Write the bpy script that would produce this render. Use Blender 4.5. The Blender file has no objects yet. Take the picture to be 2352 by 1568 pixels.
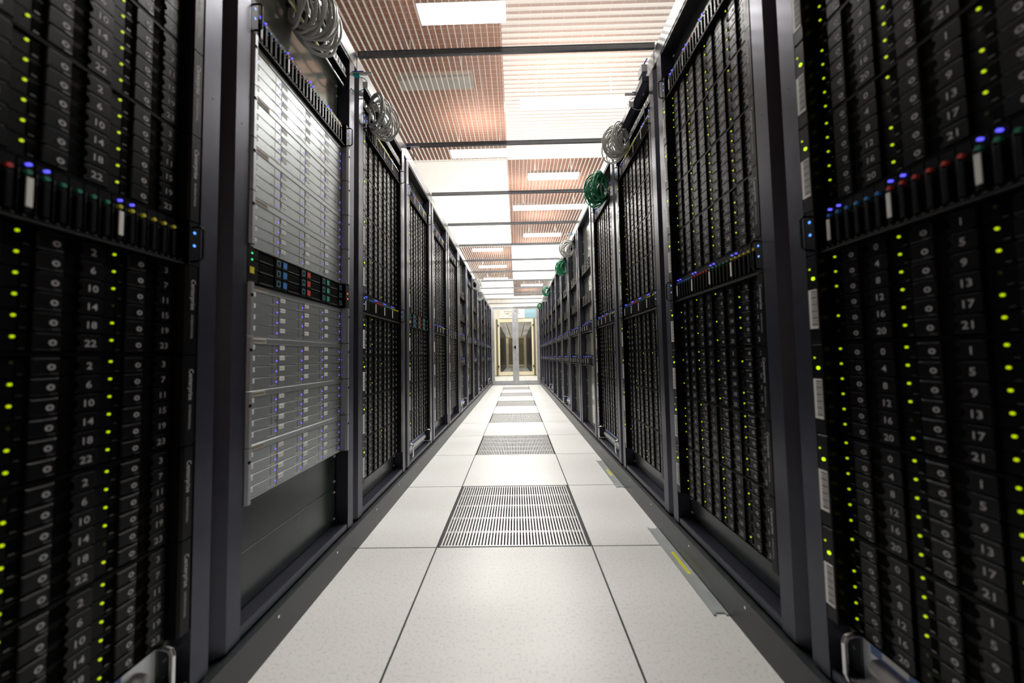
import bpy, math, random
from mathutils import Matrix, Vector
random.seed(7)
PI = math.pi
sc = bpy.context.scene
COL = sc.collection

# ------------------------------------------------------------------ materials
MATS = {}
def mat(name, col, rough=.5, metal=0., spec=.5, emit=None, es=0., coat=0., alpha=None, ecam=None):
    m = bpy.data.materials.new(name); m.use_nodes = True
    b = m.node_tree.nodes['Principled BSDF']
    b.inputs['Base Color'].default_value = (*col, 1)
    b.inputs['Roughness'].default_value = rough
    b.inputs['Metallic'].default_value = metal
    b.inputs['Specular IOR Level'].default_value = spec
    b.inputs['Coat Weight'].default_value = coat
    if emit:
        b.inputs['Emission Color'].default_value = (*emit, 1)
        b.inputs['Emission Strength'].default_value = es
        try: m.cycles.emission_sampling = 'NONE'
        except Exception: pass
    MATS[name] = m
    return m
def noisy(name, c1, c2, scale=8, rough=.4, metal=0., spec=.5, detail=4, rvar=.1, lo=.35, hi=.65):
    m = mat(name, c1, rough, metal, spec); nt = m.node_tree; n = nt.nodes; l = nt.links
    b = n['Principled BSDF']
    tc = n.new('ShaderNodeTexCoord'); nz = n.new('ShaderNodeTexNoise'); rp = n.new('ShaderNodeValToRGB')
    nz.inputs['Scale'].default_value = scale; nz.inputs['Detail'].default_value = detail
    rp.color_ramp.elements[0].position = lo; rp.color_ramp.elements[1].position = hi
    rp.color_ramp.elements[0].color = (*c1, 1); rp.color_ramp.elements[1].color = (*c2, 1)
    l.new(tc.outputs['Object'], nz.inputs['Vector']); l.new(nz.outputs['Fac'], rp.inputs['Fac'])
    l.new(rp.outputs['Color'], b.inputs['Base Color'])
    mr = n.new('ShaderNodeMapRange'); mr.inputs['To Min'].default_value = max(.02, rough-rvar); mr.inputs['To Max'].default_value = rough+rvar
    l.new(nz.outputs['Fac'], mr.inputs['Value']); l.new(mr.outputs['Result'], b.inputs['Roughness'])
    return m
M_FRAME = noisy('rack_paint', (.045,.047,.068), (.052,.054,.076), 30, .30, .5, .55, rvar=.03)
M_RAILTOP = noisy('rail_paint', (.20,.21,.21), (.24,.25,.25), 14, .34, .5, .5)
M_PLINTH = noisy('plinth_paint', (.022,.026,.029), (.028,.032,.035), 60, .36, 0, .6)
M_INNER = mat('rack_inner_black', (.005,.005,.007), .5, 0, .3)
M_BLANK = noisy('blank_panel_paint', (.042,.050,.052), (.050,.058,.059), 5, .26, .35, .6, rvar=.03)
M_GLOSSBLANK = noisy('gloss_blank_reflection_tone', (.255,.265,.235), (.29,.30,.265), 4, .12, .42, .7, rvar=.03)  # base colour lightened to stand in for reflections in dark glossy panels
M_DRIVE = mat('drive_black', (.003,.003,.004), .34, 0, .12)
M_DRIVE2 = mat('drive_face_black', (.005,.005,.0065), .30, 0, .20)
M_HOLE = mat('recess_black', (.001,.001,.001), .8, 0, .05)
M_PRINT = mat('light_grey_print', (.38,.38,.40), .5)
M_SLOT = mat('slot_grey', (.030,.030,.033), .4)
M_METAL = mat('bright_metal', (.75,.75,.77), .22, 1)
M_LIP = mat('dull_metal_lip', (.22,.22,.23), .32, .9)
M_SILVER = noisy('silver_bezel', (.335,.36,.37), (.35,.375,.385), 20, .35, .72, .5, rvar=.0)
M_SILVER2 = noisy('silver_ear', (.36,.375,.41), (.38,.395,.43), 20, .34, .60, .5, rvar=.0)
M_SEAM = mat('dark_seam', (.015,.015,.018), .5)
M_LABEL = mat('white_label', (.72,.72,.70), .5)
M_TAN = mat('tan_label', (.45,.38,.30), .6)
M_INK = mat('label_ink', (.12,.12,.13), .6)
M_YELLOW = mat('yellow_label', (.72,.74,.01), .5)
M_LEDG = mat('led_yellow_green', (.1,.15,0), .4, emit=(.56,.74,.0), es=1.0)
M_LEDGB = mat('led_bright_green', (.1,.15,0), .4, emit=(.62,1.,.0), es=1.5)
M_LEDOFF = mat('led_off', (.05,.06,.01), .3)
M_LEDB = mat('led_blue', (.02,.02,.2), .4, emit=(.10,.09,1.), es=1.7)
M_LEDB2 = mat('led_sky_blue', (.02,.1,.3), .4, emit=(.08,.28,1.), es=2.0)
M_LEDV = mat('led_violet', (.1,.1,.3), .4, emit=(.16,.10,1.), es=1.6)
M_LEDR = mat('led_red', (.3,.02,.01), .4, emit=(1.,.10,.04), es=2.2)
M_LEDE = mat('led_green', (.02,.3,.08), .4, emit=(.04,.75,.22), es=1.4)
M_CBLUE = mat('cap_blue', (.02,.20,.62), .35)
M_CRED = mat('cap_red', (.62,.03,.02), .35)
M_CGREEN = mat('cap_green', (.02,.32,.16), .35)
M_CYELLOW = mat('cap_yellow', (.68,.62,.02), .35)
M_CBLUE2 = mat('small_cap_blue', (.015,.16,.46), .4)
M_CRED2 = mat('small_cap_red', (.48,.03,.02), .4)
M_CGREEN2 = mat('small_cap_green', (.01,.18,.11), .4)
M_CYELLOW2 = mat('small_cap_yellow', (.60,.55,.02), .4)
M_SCREW = mat('screw_steel', (.80,.80,.80), .4, .25)
M_CAQUA = mat('square_outline', (.12,.38,.50), .35)
M_GRILLE = mat('server_grille', (.010,.010,.010), .35)
M_CABLE = mat('grey_cable', (.46,.46,.44), .35)
M_GREEN = mat('green_cable', (.004,.165,.075), .32)
M_TEAL = mat('teal_plug', (.02,.38,.36), .35)
M_BLUEP = mat('blue_plug', (.03,.05,.65), .35)
M_PINK = mat('pink_cable', (.55,.08,.14), .35)
M_ALU = noisy('door_aluminium', (.42,.43,.45), (.50,.51,.53), 9, .36, .5, .5)
M_CREAM = noisy('cream_paint', (.74,.66,.44), (.78,.71,.50), 3, .5)
M_CREAM2 = mat('pale_cream_wall', (.74,.68,.60), .6)
M_SKYBLUE = mat('pale_blue_board', (.20,.34,.40), .5)
M_SIGN = mat('sign_white', (.72,.68,.60), .5)
M_DARKPOST = mat('olive_post', (.13,.11,.075), .5)
M_BROWN = mat('bronze_glass', (.20,.15,.085), .15)
M_LIGHTBEAM = noisy('beam_metal', (.13,.135,.15), (.17,.175,.19), 12, .33, .4, .5)
M_HOUSING = mat('lamp_housing', (.70,.68,.64), .5)
M_TRAYPL = noisy('tray_pale_metal', (.55,.60,.66), (.72,.75,.78), 14, .22, .5, .6)
M_TRAYBL = mat('tray_blue_print', (.10,.18,.50), .35)
M_GRATE = mat('grate_metal', (.60,.60,.60), .34, .35)
M_STRIP = noisy('galvanised_strip', (.36,.39,.39), (.44,.47,.47), 16, .36, .5)

# floor laminate
def make_floor_mat():
    m = mat('floor_laminate', (.72,.72,.70), .34, 0, .45); nt = m.node_tree; n = nt.nodes; l = nt.links; b = n['Principled BSDF']
    tc = n.new('ShaderNodeTexCoord')
    n1 = n.new('ShaderNodeTexNoise'); n1.inputs['Scale'].default_value = 130; n1.inputs['Detail'].default_value = 5
    n2 = n.new('ShaderNodeTexNoise'); n2.inputs['Scale'].default_value = 1.6; n2.inputs['Detail'].default_value = 5
    r1 = n.new('ShaderNodeValToRGB'); r1.color_ramp.elements[0].position = .28; r1.color_ramp.elements[1].position = .48
    r1.color_ramp.elements[0].color = (.60,.61,.60,1); r1.color_ramp.elements[1].color = (.755,.76,.745,1)
    r2 = n.new('ShaderNodeValToRGB'); r2.color_ramp.elements[0].position = .25; r2.color_ramp.elements[1].position = .7
    r2.color_ramp.elements[0].color = (.93,.92,.92,1); r2.color_ramp.elements[1].color = (1,1,1,1)
    mx = n.new('ShaderNodeMixRGB'); mx.blend_type = 'MULTIPLY'; mx.inputs['Fac'].default_value = 1
    for q in (n1, n2): l.new(tc.outputs['Object'], q.inputs['Vector'])
    l.new(n1.outputs['Fac'], r1.inputs['Fac']); l.new(n2.outputs['Fac'], r2.inputs['Fac'])
    l.new(r1.outputs['Color'], mx.inputs['Color1']); l.new(r2.outputs['Color'], mx.inputs['Color2'])
    l.new(mx.outputs['Color'], b.inputs['Base Color'])
    return m
M_FLOOR = make_floor_mat()
def make_ceil_mat():
    m = mat('terracotta_ceiling', (.34,.17,.12), .7, 0, .2); nt = m.node_tree; n = nt.nodes; l = nt.links; b = n['Principled BSDF']
    tc = n.new('ShaderNodeTexCoord'); br = n.new('ShaderNodeTexBrick')
    br.offset = 0; br.inputs['Scale'].default_value = 1
    br.inputs['Color1'].default_value = (.31,.150,.100,1); br.inputs['Color2'].default_value = (.345,.172,.118,1)
    br.inputs['Mortar'].default_value = (.46,.30,.24,1); br.inputs['Mortar Size'].default_value = .003
    br.inputs['Brick Width'].default_value = .10; br.inputs['Row Height'].default_value = .05
    l.new(tc.outputs['Object'], br.inputs['Vector'])
    l.new(br.outputs['Color'], b.inputs['Base Color'])
    return m
M_CEIL = make_ceil_mat()
def make_clear():
    m = bpy.data.materials.new('clear_polycarbonate'); m.use_nodes = True; nt = m.node_tree; n = nt.nodes; l = nt.links
    n.clear(); o = n.new('ShaderNodeOutputMaterial'); t = n.new('ShaderNodeBsdfTransparent'); g = n.new('ShaderNodeBsdfGlossy')
    t.inputs['Color'].default_value = (.97,.975,.97,1); g.inputs['Roughness'].default_value = .12
    g.inputs['Color'].default_value = (.9,.9,.9,1)
    lw = n.new('ShaderNodeLayerWeight'); lw.inputs['Blend'].default_value = .5
    pw = n.new('ShaderNodeMath'); pw.operation = 'POWER'; pw.inputs[1].default_value = 5; l.new(lw.outputs['Facing'], pw.inputs[0])
    ma = n.new('ShaderNodeMath'); ma.operation = 'MULTIPLY_ADD'; ma.inputs[1].default_value = .35; ma.inputs[2].default_value = .025; l.new(pw.outputs[0], ma.inputs[0])
    mx = n.new('ShaderNodeMixShader'); l.new(ma.outputs[0], mx.inputs['Fac']); l.new(t.outputs[0], mx.inputs[1]); l.new(g.outputs[0], mx.inputs[2])
    l.new(mx.outputs[0], o.inputs['Surface']); return m
M_CLEAR = make_clear()
def make_glow_haze():
    m = make_clear(); m.name = 'glow_polycarbonate'; nt = m.node_tree; n = nt.nodes; l = nt.links
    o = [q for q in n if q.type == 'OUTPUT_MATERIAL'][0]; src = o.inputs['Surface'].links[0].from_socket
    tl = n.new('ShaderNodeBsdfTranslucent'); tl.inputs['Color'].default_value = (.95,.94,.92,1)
    mx = n.new('ShaderNodeMixShader'); mx.inputs['Fac'].default_value = .07  # translucent share added to imitate the lamp glow in the across-ribbed sheets
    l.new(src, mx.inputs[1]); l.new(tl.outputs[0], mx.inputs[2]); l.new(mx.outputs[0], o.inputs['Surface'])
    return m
M_GLOWHAZE = make_glow_haze()
def make_web():
    m = bpy.data.materials.new('translucent_web'); m.use_nodes = True; nt = m.node_tree; n = nt.nodes; l = nt.links
    n.clear(); o = n.new('ShaderNodeOutputMaterial'); t = n.new('ShaderNodeBsdfTransparent'); t.inputs['Color'].default_value = (1,1,1,1)
    tl = n.new('ShaderNodeBsdfTranslucent'); tl.inputs['Color'].default_value = (.92,.90,.86,1)
    df = n.new('ShaderNodeBsdfDiffuse'); df.inputs['Color'].default_value = (.92,.90,.86,1)
    m1 = n.new('ShaderNodeMixShader'); m1.inputs['Fac'].default_value = .45
    l.new(tl.outputs[0], m1.inputs[1]); l.new(df.outputs[0], m1.inputs[2])
    m2 = n.new('ShaderNodeMixShader'); m2.inputs['Fac'].default_value = .45
    l.new(t.outputs[0], m2.inputs[1]); l.new(m1.outputs[0], m2.inputs[2])
    l.new(m2.outputs[0], o.inputs['Surface']); return m
M_WEB = make_web()
def make_glass():
    m = bpy.data.materials.new('door_glass'); m.use_nodes = True; nt = m.node_tree; n = nt.nodes; l = nt.links
    n.clear(); o = n.new('ShaderNodeOutputMaterial'); t = n.new('ShaderNodeBsdfTransparent'); g = n.new('ShaderNodeBsdfGlossy')
    t.inputs['Color'].default_value = (.93,.94,.92,1); g.inputs['Roughness'].default_value = .03
    lw = n.new('ShaderNodeLayerWeight'); lw.inputs['Blend'].default_value = .5
    pw = n.new('ShaderNodeMath'); pw.operation = 'POWER'; pw.inputs[1].default_value = 5; l.new(lw.outputs['Facing'], pw.inputs[0])
    ma = n.new('ShaderNodeMath'); ma.operation = 'MULTIPLY_ADD'; ma.inputs[1].default_value = .6; ma.inputs[2].default_value = .04; l.new(pw.outputs[0], ma.inputs[0])
    mx = n.new('ShaderNodeMixShader'); l.new(ma.outputs[0], mx.inputs['Fac']); l.new(t.outputs[0], mx.inputs[1]); l.new(g.outputs[0], mx.inputs[2])
    l.new(mx.outputs[0], o.inputs['Surface']); return m
M_GLASS = make_glass()
M_TUBE = bpy.data.materials.new('lamp_diffuser'); M_TUBE.use_nodes = True
_n = M_TUBE.node_tree.nodes; _n.clear(); _o = _n.new('ShaderNodeOutputMaterial'); _e = _n.new('ShaderNodeEmission')
_e.inputs['Color'].default_value = (1.,.97,.93,1); _e.inputs['Strength'].default_value = 14
M_TUBE.node_tree.links.new(_e.outputs[0], _o.inputs['Surface'])
M_TUBEOFF = mat('unlit_diffuser', (.75,.70,.64), .4)

# ------------------------------------------------------------------ mesh builder
class MB:
    def __init__(s): s.v = []; s.f = []; s.mi = []; s.mats = []
    def m(s, mt):
        if mt not in s.mats: s.mats.append(mt)
        return s.mats.index(mt)
    def box(s, x0, x1, y0, y1, z0, z1, mt, skip=''):
        b = len(s.v); i = s.m(mt)
        s.v += [(x0,y0,z0),(x1,y0,z0),(x1,y1,z0),(x0,y1,z0),(x0,y0,z1),(x1,y0,z1),(x1,y1,z1),(x0,y1,z1)]
        F = {'b':(0,3,2,1),'t':(4,5,6,7),'f':(0,1,5,4),'k':(2,3,7,6),'l':(3,0,4,7),'r':(1,2,6,5)}
        for k, q in F.items():
            if k in skip: continue
            s.f.append(tuple(b+j for j in q)); s.mi.append(i)
        return s
    def bbox(s, x0, x1, y0, y1, z0, z1, mt, c=.0015):
        """box whose front (y0) edges are chamfered"""
        b = len(s.v); i = s.m(mt)
        s.v += [(x0+c,y0,z0+c),(x1-c,y0,z0+c),(x1-c,y0,z1-c),(x0+c,y0,z1-c),
                (x0,y0+c,z0),(x1,y0+c,z0),(x1,y0+c,z1),(x0,y0+c,z1),
                (x0,y1,z0),(x1,y1,z0),(x1,y1,z1),(x0,y1,z1)]
        for q in ((0,1,2,3),(4,5,1,0),(5,6,2,1),(6,7,3,2),(7,4,0,3),(8,9,5,4),(9,10,6,5),(10,11,7,6),(11,8,4,7),(9,8,11,10)):
            s.f.append(tuple(b+j for j in q)); s.mi.append(i)
        return s
    def disc(s, x, y, z, r, mt, n=12, d=.001):
        """short cylinder facing -y"""
        b = len(s.v); i = s.m(mt)
        for yy in (y, y+d):
            for k in range(n):
                a = 2*PI*k/n; s.v.append((x+r*math.cos(a), yy, z+r*math.sin(a)))
        s.f.append(tuple(b+k for k in range(n))); s.mi.append(i)
        for k in range(n):
            s.f.append((b+k, b+n+k, b+n+(k+1)%n, b+(k+1)%n)); s.mi.append(i)
        return s
    def ring(s, x, y, z, r0, r1, mt, n=12, d=.001):
        b = len(s.v); i = s.m(mt)
        for yy in (y, y+d):
            for r in (r0, r1):
                for k in range(n):
                    a = 2*PI*k/n; s.v.append((x+r*math.cos(a), yy, z+r*math.sin(a)))
        for k in range(n):
            k2 = (k+1) % n
            s.f.append((b+k, b+n+k, b+n+k2, b+k2)); s.mi.append(i)
            s.f.append((b+n+k, b+3*n+k, b+3*n+k2, b+n+k2)); s.mi.append(i)
        return s
    def prism(s, pts, z0, z1, mt, axis='z'):
        """extrude a closed 2-D outline; axis z: pts are (x,y); axis y: (x,z); axis x: (y,z)"""
        b = len(s.v); i = s.m(mt); n = len(pts)
        for zz in (z0, z1):
            for p in pts:
                s.v.append({'z':(p[0],p[1],zz),'y':(p[0],zz,p[1]),'x':(zz,p[0],p[1])}[axis])
        s.f.append(tuple(b+k for k in range(n))); s.mi.append(i)
        s.f.append(tuple(b+n+k for k in range(n-1,-1,-1))); s.mi.append(i)
        for k in range(n):
            s.f.append((b+k, b+n+k, b+n+(k+1)%n, b+(k+1)%n)); s.mi.append(i)
        return s
    def tube(s, pts, r, mt, n=6, closed=False):
        b = len(s.v); i = s.m(mt); P = [Vector(p) for p in pts]; N = len(P)
        up = None
        for k in range(N):
            if closed: t = P[(k+1)%N]-P[k-1]
            else: t = P[min(k+1,N-1)]-P[max(k-1,0)]
            t.normalize()
            if up is None:
                up = Vector((0,0,1)) if abs(t.z) < .9 else Vector((1,0,0))
            a = t.cross(up)
            if a.length < 1e-4: a = t.orthogonal()
            a.normalize(); up = a.cross(t).normalized(); c = up
            for j in range(n):
                q = 2*PI*j/n; s.v.append(tuple(P[k]+a*(r*math.cos(q))+c*(r*math.sin(q))))
        M = N if closed else N-1
        for k in range(M):
            k2 = (k+1) % N
            for j in range(n):
                j2 = (j+1) % n
                s.f.append((b+k*n+j, b+k2*n+j, b+k2*n+j2, b+k*n+j2)); s.mi.append(i)
        if not closed:
            s.f.append(tuple(b+j for j in range(n))); s.mi.append(i)
            s.f.append(tuple(b+(N-1)*n+j for j in range(n-1,-1,-1))); s.mi.append(i)
        return s
    def text(s, txt, x, y, z, size, mt, rot=0., align='CENTER', bold=False):
        """flat raised lettering facing -y; rot = rotation in the face plane"""
        V, F = text_mesh(txt, align, bold)
        b = len(s.v); i = s.m(mt); c, q = math.cos(rot), math.sin(rot)
        for a, h in V:
            a *= size; h *= size
            s.v.append((x + c*a - q*h, y, z + q*a + c*h))
        for f in F:
            s.f.append(tuple(b+j for j in f)); s.mi.append(i)
        return s
    def mesh(s, name):
        me = bpy.data.meshes.new(name)
        me.from_pydata(s.v, [], s.f)
        for mt in s.mats: me.materials.append(mt)
        me.polygons.foreach_set('material_index', s.mi)
        me.update()
        return me
    def obj(s, name, parent=None, smooth=False):
        me = s.mesh(name)
        if smooth: me.polygons.foreach_set('use_smooth', [True]*len(me.polygons))
        return link(bpy.data.objects.new(name, me), parent)
_TX = {}
def text_mesh(txt, align, bold):
    k = (txt, align, bold)
    if k not in _TX:
        cu = bpy.data.curves.new('lettering', 'FONT'); cu.body = txt; cu.size = 1; cu.align_x = align; cu.align_y = 'CENTER'
        cu.resolution_u = 2
        if bold: cu.offset = .012
        o = bpy.data.objects.new('lettering', cu)
        me = bpy.data.meshes.new_from_object(o)
        _TX[k] = ([(v.co.x, v.co.y) for v in me.vertices], [tuple(p.vertices) for p in me.polygons])
        bpy.data.objects.remove(o); bpy.data.curves.remove(cu); bpy.data.meshes.remove(me)
    return _TX[k]
def link(o, parent=None, loc=None):
    COL.objects.link(o)
    if parent: o.parent = parent
    if loc: o.location = loc
    return o
def inst(me, name, parent=None, loc=(0,0,0), rz=0):
    o = bpy.data.objects.new(name, me); COL.objects.link(o); o.location = loc
    if rz: o.rotation_euler = (0,0,rz)
    if parent: o.parent = parent
    return o
def tag(o, label=None, cat=None, group=None, kind=None):
    if label:
        n = len(label.replace('-', ' ').split())
        if len(label.split()) > 16: print('LONG LABEL', len(label.split()), label)
        o['label'] = label
    if cat: o['category'] = cat
    if group: o['group'] = group
    if kind: o['kind'] = kind
    return o
def thing(name, label, cat, loc=(0,0,0), rz=0, group=None):
    o = bpy.data.objects.new(name, None); o.empty_display_size = .05; COL.objects.link(o)
    o.location = loc; o.rotation_euler = (0,0,rz)
    return tag(o, label, cat, group)
def struct(mb, name):
    o = mb.obj(name); o['kind'] = 'structure'; return o

# ------------------------------------------------------------------ layout
FX = .62                         # plane of the rack fronts
BL, BR = .718, .7365             # first rack boundaries
def base(side, k): return ((BL if side < 0 else BR) - .6 + .6*k)
def place(side, k, z=0., lx=0., ly=0.):
    """world location and z rotation of a point in rack k (lx along the face seen from the aisle, ly into the rack)"""
    Yc = base(side, k)+.3
    if side < 0: return (-FX-ly, Yc+lx, z), PI/2
    return (FX+ly, Yc-lx, z), -PI/2
U = .04445
ORD = ['first','second','third','fourth','fifth','sixth','seventh','eighth','ninth','tenth','eleventh','twelfth','thirteenth','fourteenth']
ROW = {-1: 'left', 1: 'right'}

# ------------------------------------------------------------------ rack frame parts (shared)
def post_mesh(sx):
    mb = MB()                                  # sx=-1 left post, +1 right post: V-groove bevel towards the neighbour
    a, b_, c = .2415, .2795, .2985
    pts = [(sx*a,0),(sx*b_,0),(sx*c,.021),(sx*c,.060),(sx*(a+.012),.060),(sx*(a+.012),.045),(sx*a,.045)]
    if sx > 0: pts = pts[::-1]
    mb.prism(pts[::-1], .10, 1.935, M_FRAME)
    mb.disc(sx*.262, -.0006, .62, .0018, M_SEAM, 8); mb.disc(sx*.262, -.0006, 1.30, .0018, M_SEAM, 8)
    return mb.mesh('frame_post')
def rear_post():
    mb = MB(); mb.box(-.03,.03,0,.05,.10,1.935,M_FRAME); return mb.mesh('rear_post')
def rail_mesh():
    mb = MB(); mb.box(-.012,.012,.052,.070,.11,1.93,M_INNER)
    for k in range(40):
        z = .13+k*U
        mb.disc(0,.0508,z,.0042 if k%3 else .0052,M_METAL if k%3==0 else M_HOLE,8)
    return mb.mesh('mounting_rail')
RM = dict(pl=post_mesh(-1), pr=post_mesh(1), rear=rear_post(), rail=rail_mesh())
_m = MB(); _m.bbox(-.2985,.2985,0,.06,1.936,2.004,M_RAILTOP,.002); _m.box(-.2415,.2415,.002,.05,1.925,1.935,M_SEAM); RM['top'] = _m.mesh('top_rail')
_m = MB(); _m.bbox(-.2415,.2415,.002,.05,.098,.122,M_FRAME,.003); RM['bot'] = _m.mesh('bottom_rail')
_m = MB(); _m.box(-.2975,-.2935,.061,.97,.10,1.99,M_INNER); RM['side'] = _m.mesh('side_panel')
_m = MB(); _m.box(-.2935,.2935,.97,.985,.10,1.99,M_INNER); RM['back'] = _m.mesh('rear_light_block')  # unseen back, added to keep the rack interior dark
_m = MB(); _m.box(-.2935,.2935,.061,.97,1.985,1.995,M_INNER); RM['roof'] = _m.mesh('roof_plate')
_m = MB(); _m.box(-.2935,.2935,.061,.97,.092,.10,M_INNER); RM['floorp'] = _m.mesh('base_plate')
def rack(side, k, desc):
    loc, rz = place(side, k)
    t = thing('server_rack', f'dark grey rack {desc}, {ORD[k]} rack of the {ROW[side]} row', 'server rack', loc, rz, f'server racks of the {ROW[side]} row')
    inst(RM['pl'],'frame_post',t); inst(RM['pr'],'frame_post',t)
    for sx in (-1,1):
        inst(RM['rear'],'frame_post',t,(sx*.265,.92,0)); inst(RM['rail'],'mounting_rail',t,(sx*.2285,0,0))
    inst(RM['top'],'top_rail',t); inst(RM['bot'],'bottom_rail',t)
    inst(RM['side'],'side_panel',t); inst(RM['side'],'side_panel',t,(.591,0,0))
    inst(RM['back'],'rear_light_block',t); inst(RM['roof'],'roof_plate',t); inst(RM['floorp'],'base_plate',t)
    return t

# ------------------------------------------------------------------ 24-drive disk shelf (4U)
DW, DH = .1055, .0268
DP, RP = .1076, .0286
def drive_body(mb):
    W, H = DW, DH
    mb.box(0, W, .024, .070, 0, H, M_DRIVE, 'k')
    mb.bbox(.029, .057, .019, .026, .0012, H-.001, M_DRIVE2)
    # face plate with a rounded bite for the finger hole
    pts = [(.0745,.0012),(W-.0008,.0012),(W-.0008,H-.001),(.0745,H-.001)]
    cx, cz, r = .0700, H/2, .0085
    arc = [(cx+r*math.cos(a), cz+r*math.sin(a)) for a in [(-60+24*i)*PI/180 for i in range(6)]]
    poly = [(.0745,.0012),(W-.0008,.0012),(W-.0008,H-.001),(.0745,H-.001)] + arc[::-1]
    mb.prism(poly, .019, .026, M_DRIVE2, 'y')
    mb.box(.0585,.0740,.0232,.0245,.003,H-.003,M_HOLE)
    mb.box(.017,.027,.0232,.0245,.003,H-.005,M_HOLE)
    mb.box(.032,.056,.0192,.0235,H-.0009,H-.0003,M_LIP); mb.box(.078,W-.003,.0192,.0235,H-.0009,H-.0003,M_LIP)     # bright top lip
    mb.box(.047,.055,.0184,.0192,.0028,.0040,M_LIP)
    mb.box(.018,.0235,.0225,.0232,.0030,.0042,M_LIP)
    return mb
def add_latch(mb): mb.ring(.0480,.0183,.0125,.0021,.0042,M_PRINT,12,.0007)
def add_led(mb, on): mb.disc(.0125,.0222,.0195,.0019,M_LEDG if on else M_LEDOFF,10,.002)
def add_num(mb, n): mb.text(str(n), .0900, .0185, .0125, .0150, M_PRINT, 0, 'CENTER', True)
BODY_ME = drive_body(MB()).mesh('drive')
_m = MB(); add_latch(_m); LATCH_ME = _m.mesh('latch_button')
_m = MB(); add_led(_m, True); LEDON_ME = _m.mesh('status_light')
_m = MB(); add_led(_m, False); LEDOFF_ME = _m.mesh('status_light')
NUM_ME = []
for i in range(24):
    _m = MB(); add_num(_m, i); NUM_ME.append(_m.mesh('number_mark'))
FULL_ME = {}
for i in range(24):
    for on in (0,1):
        _m = drive_body(MB()); add_latch(_m); add_led(_m, on); add_num(_m, i); FULL_ME[i,on] = _m.mesh('drive')
def bay_origin(i):
    r, c = divmod(i, 4)
    return (-.2180+c*DP, .1778-.0035-DH - r*RP)
_m = MB(); _m.box(-.2185,.2135,.045,.46,.002,.1765,M_INNER); _m.box(-.2185,.2135,.020,.045,.0005,.0022,M_DRIVE); _m.box(-.2185,.2135,.020,.045,.1757,.1772,M_DRIVE); CH_ME = _m.mesh('chassis')
_m = MB()                                                                # ear with barcode and green lamps
_m.bbox(-.2412,-.2190,.000,.030,.0012,.1766,M_DRIVE2,.0015); EARL_ME = _m.mesh('mounting_ear')
_m = MB(); _m.bbox(-.2400,-.2215,-.0012,.0004,.030,.108,M_LABEL,.0003)
for q in range(16):
    z = .036+q*.0044
    _m.box(-.2340,-.2225,-.0016,-.0012,z,z+(.0018 if q%3 else .0029),M_INK)
BAR_ME = _m.mesh('barcode_label')
_m = MB(); _m.disc(-.2280,-.0012,.1300,.0034,M_LEDGB,12,.002); LAMP_ME = _m.mesh('status_light')
_m = MB(); _m.disc(-.2350,-.0008,.1500,.0019,M_LEDG,10,.002); LAMP2_ME = _m.mesh('status_light')
_m = MB(); _m.disc(-.2280,-.0012,.1300,.0030,M_LEDOFF,12,.002); LAMPOFF_ME = _m.mesh('status_light')
_m = MB(); _m.prism([(.2145,.016),(.2160,.004),(.2200,.000),(.2372,.000),(.2412,.004),(.2412,.030),(.2145,.030)][::-1], .0012,.1766,M_DRIVE2); EARR_ME = _m.mesh('mounting_ear')
_m = MB(); _m.text('Centerprise',.2285,-.0006,.1500,.0125,M_PRINT,-PI/2,'LEFT',True); _m.text('INTERNATIONAL',.2275,-.0006,.0800,.0062,M_PRINT,-PI/2,'LEFT'); LET_ME = _m.mesh('lettering')
def join_shelf():
    mb = MB()
    def add(me, ox=0, oz=0):
        b = len(mb.v); mb.v += [(v.co.x+ox, v.co.y, v.co.z+oz) for v in me.vertices]
        for p in me.polygons:
            mb.f.append(tuple(b+j for j in p.vertices)); mb.mi.append(mb.m(me.materials[p.material_index]))
    for q in (CH_ME, EARL_ME, EARR_ME, BAR_ME, LAMPOFF_ME): add(q)
    for i in range(24):
        x, z = bay_origin(i); add(FULL_ME[i, 0], x, z)
    return mb.mesh('disk_shelf')
SHELF_ME = join_shelf()
def shelf(side, k, z, label, lod, p_on=.9, lamp=True):
    loc, rz = place(side, k, z)
    grp = f'disk shelves in the {ORD[k]} rack of the {ROW[side]} row'
    if lod == 2:
        o = inst(SHELF_ME, 'disk_shelf', None, loc, rz); return tag(o, label, 'disk shelf', grp)
    t = thing('disk_shelf', label, 'disk shelf', loc, rz, grp)
    inst(CH_ME,'chassis',t)
    e = inst(EARL_ME,'mounting_ear',t); inst(BAR_ME,'barcode_label',e); inst(LAMP_ME if lamp else LAMPOFF_ME,'status_light',e); inst(LAMP2_ME,'status_light',e)
    e = inst(EARR_ME,'mounting_ear',t); inst(LET_ME,'lettering',e)
    for i in range(24):
        x, zz = bay_origin(i); on = random.random() < p_on
        if lod == 0:
            d = inst(BODY_ME,'drive',t,(x,0,zz)); inst(LATCH_ME,'latch_button',d); inst(LEDON_ME if on else LEDOFF_ME,'status_light',d); inst(NUM_ME[i],'number_mark',d)
        else:
            inst(FULL_ME[i,int(on)],'drive',t,(x,0,zz))
    return t

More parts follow.
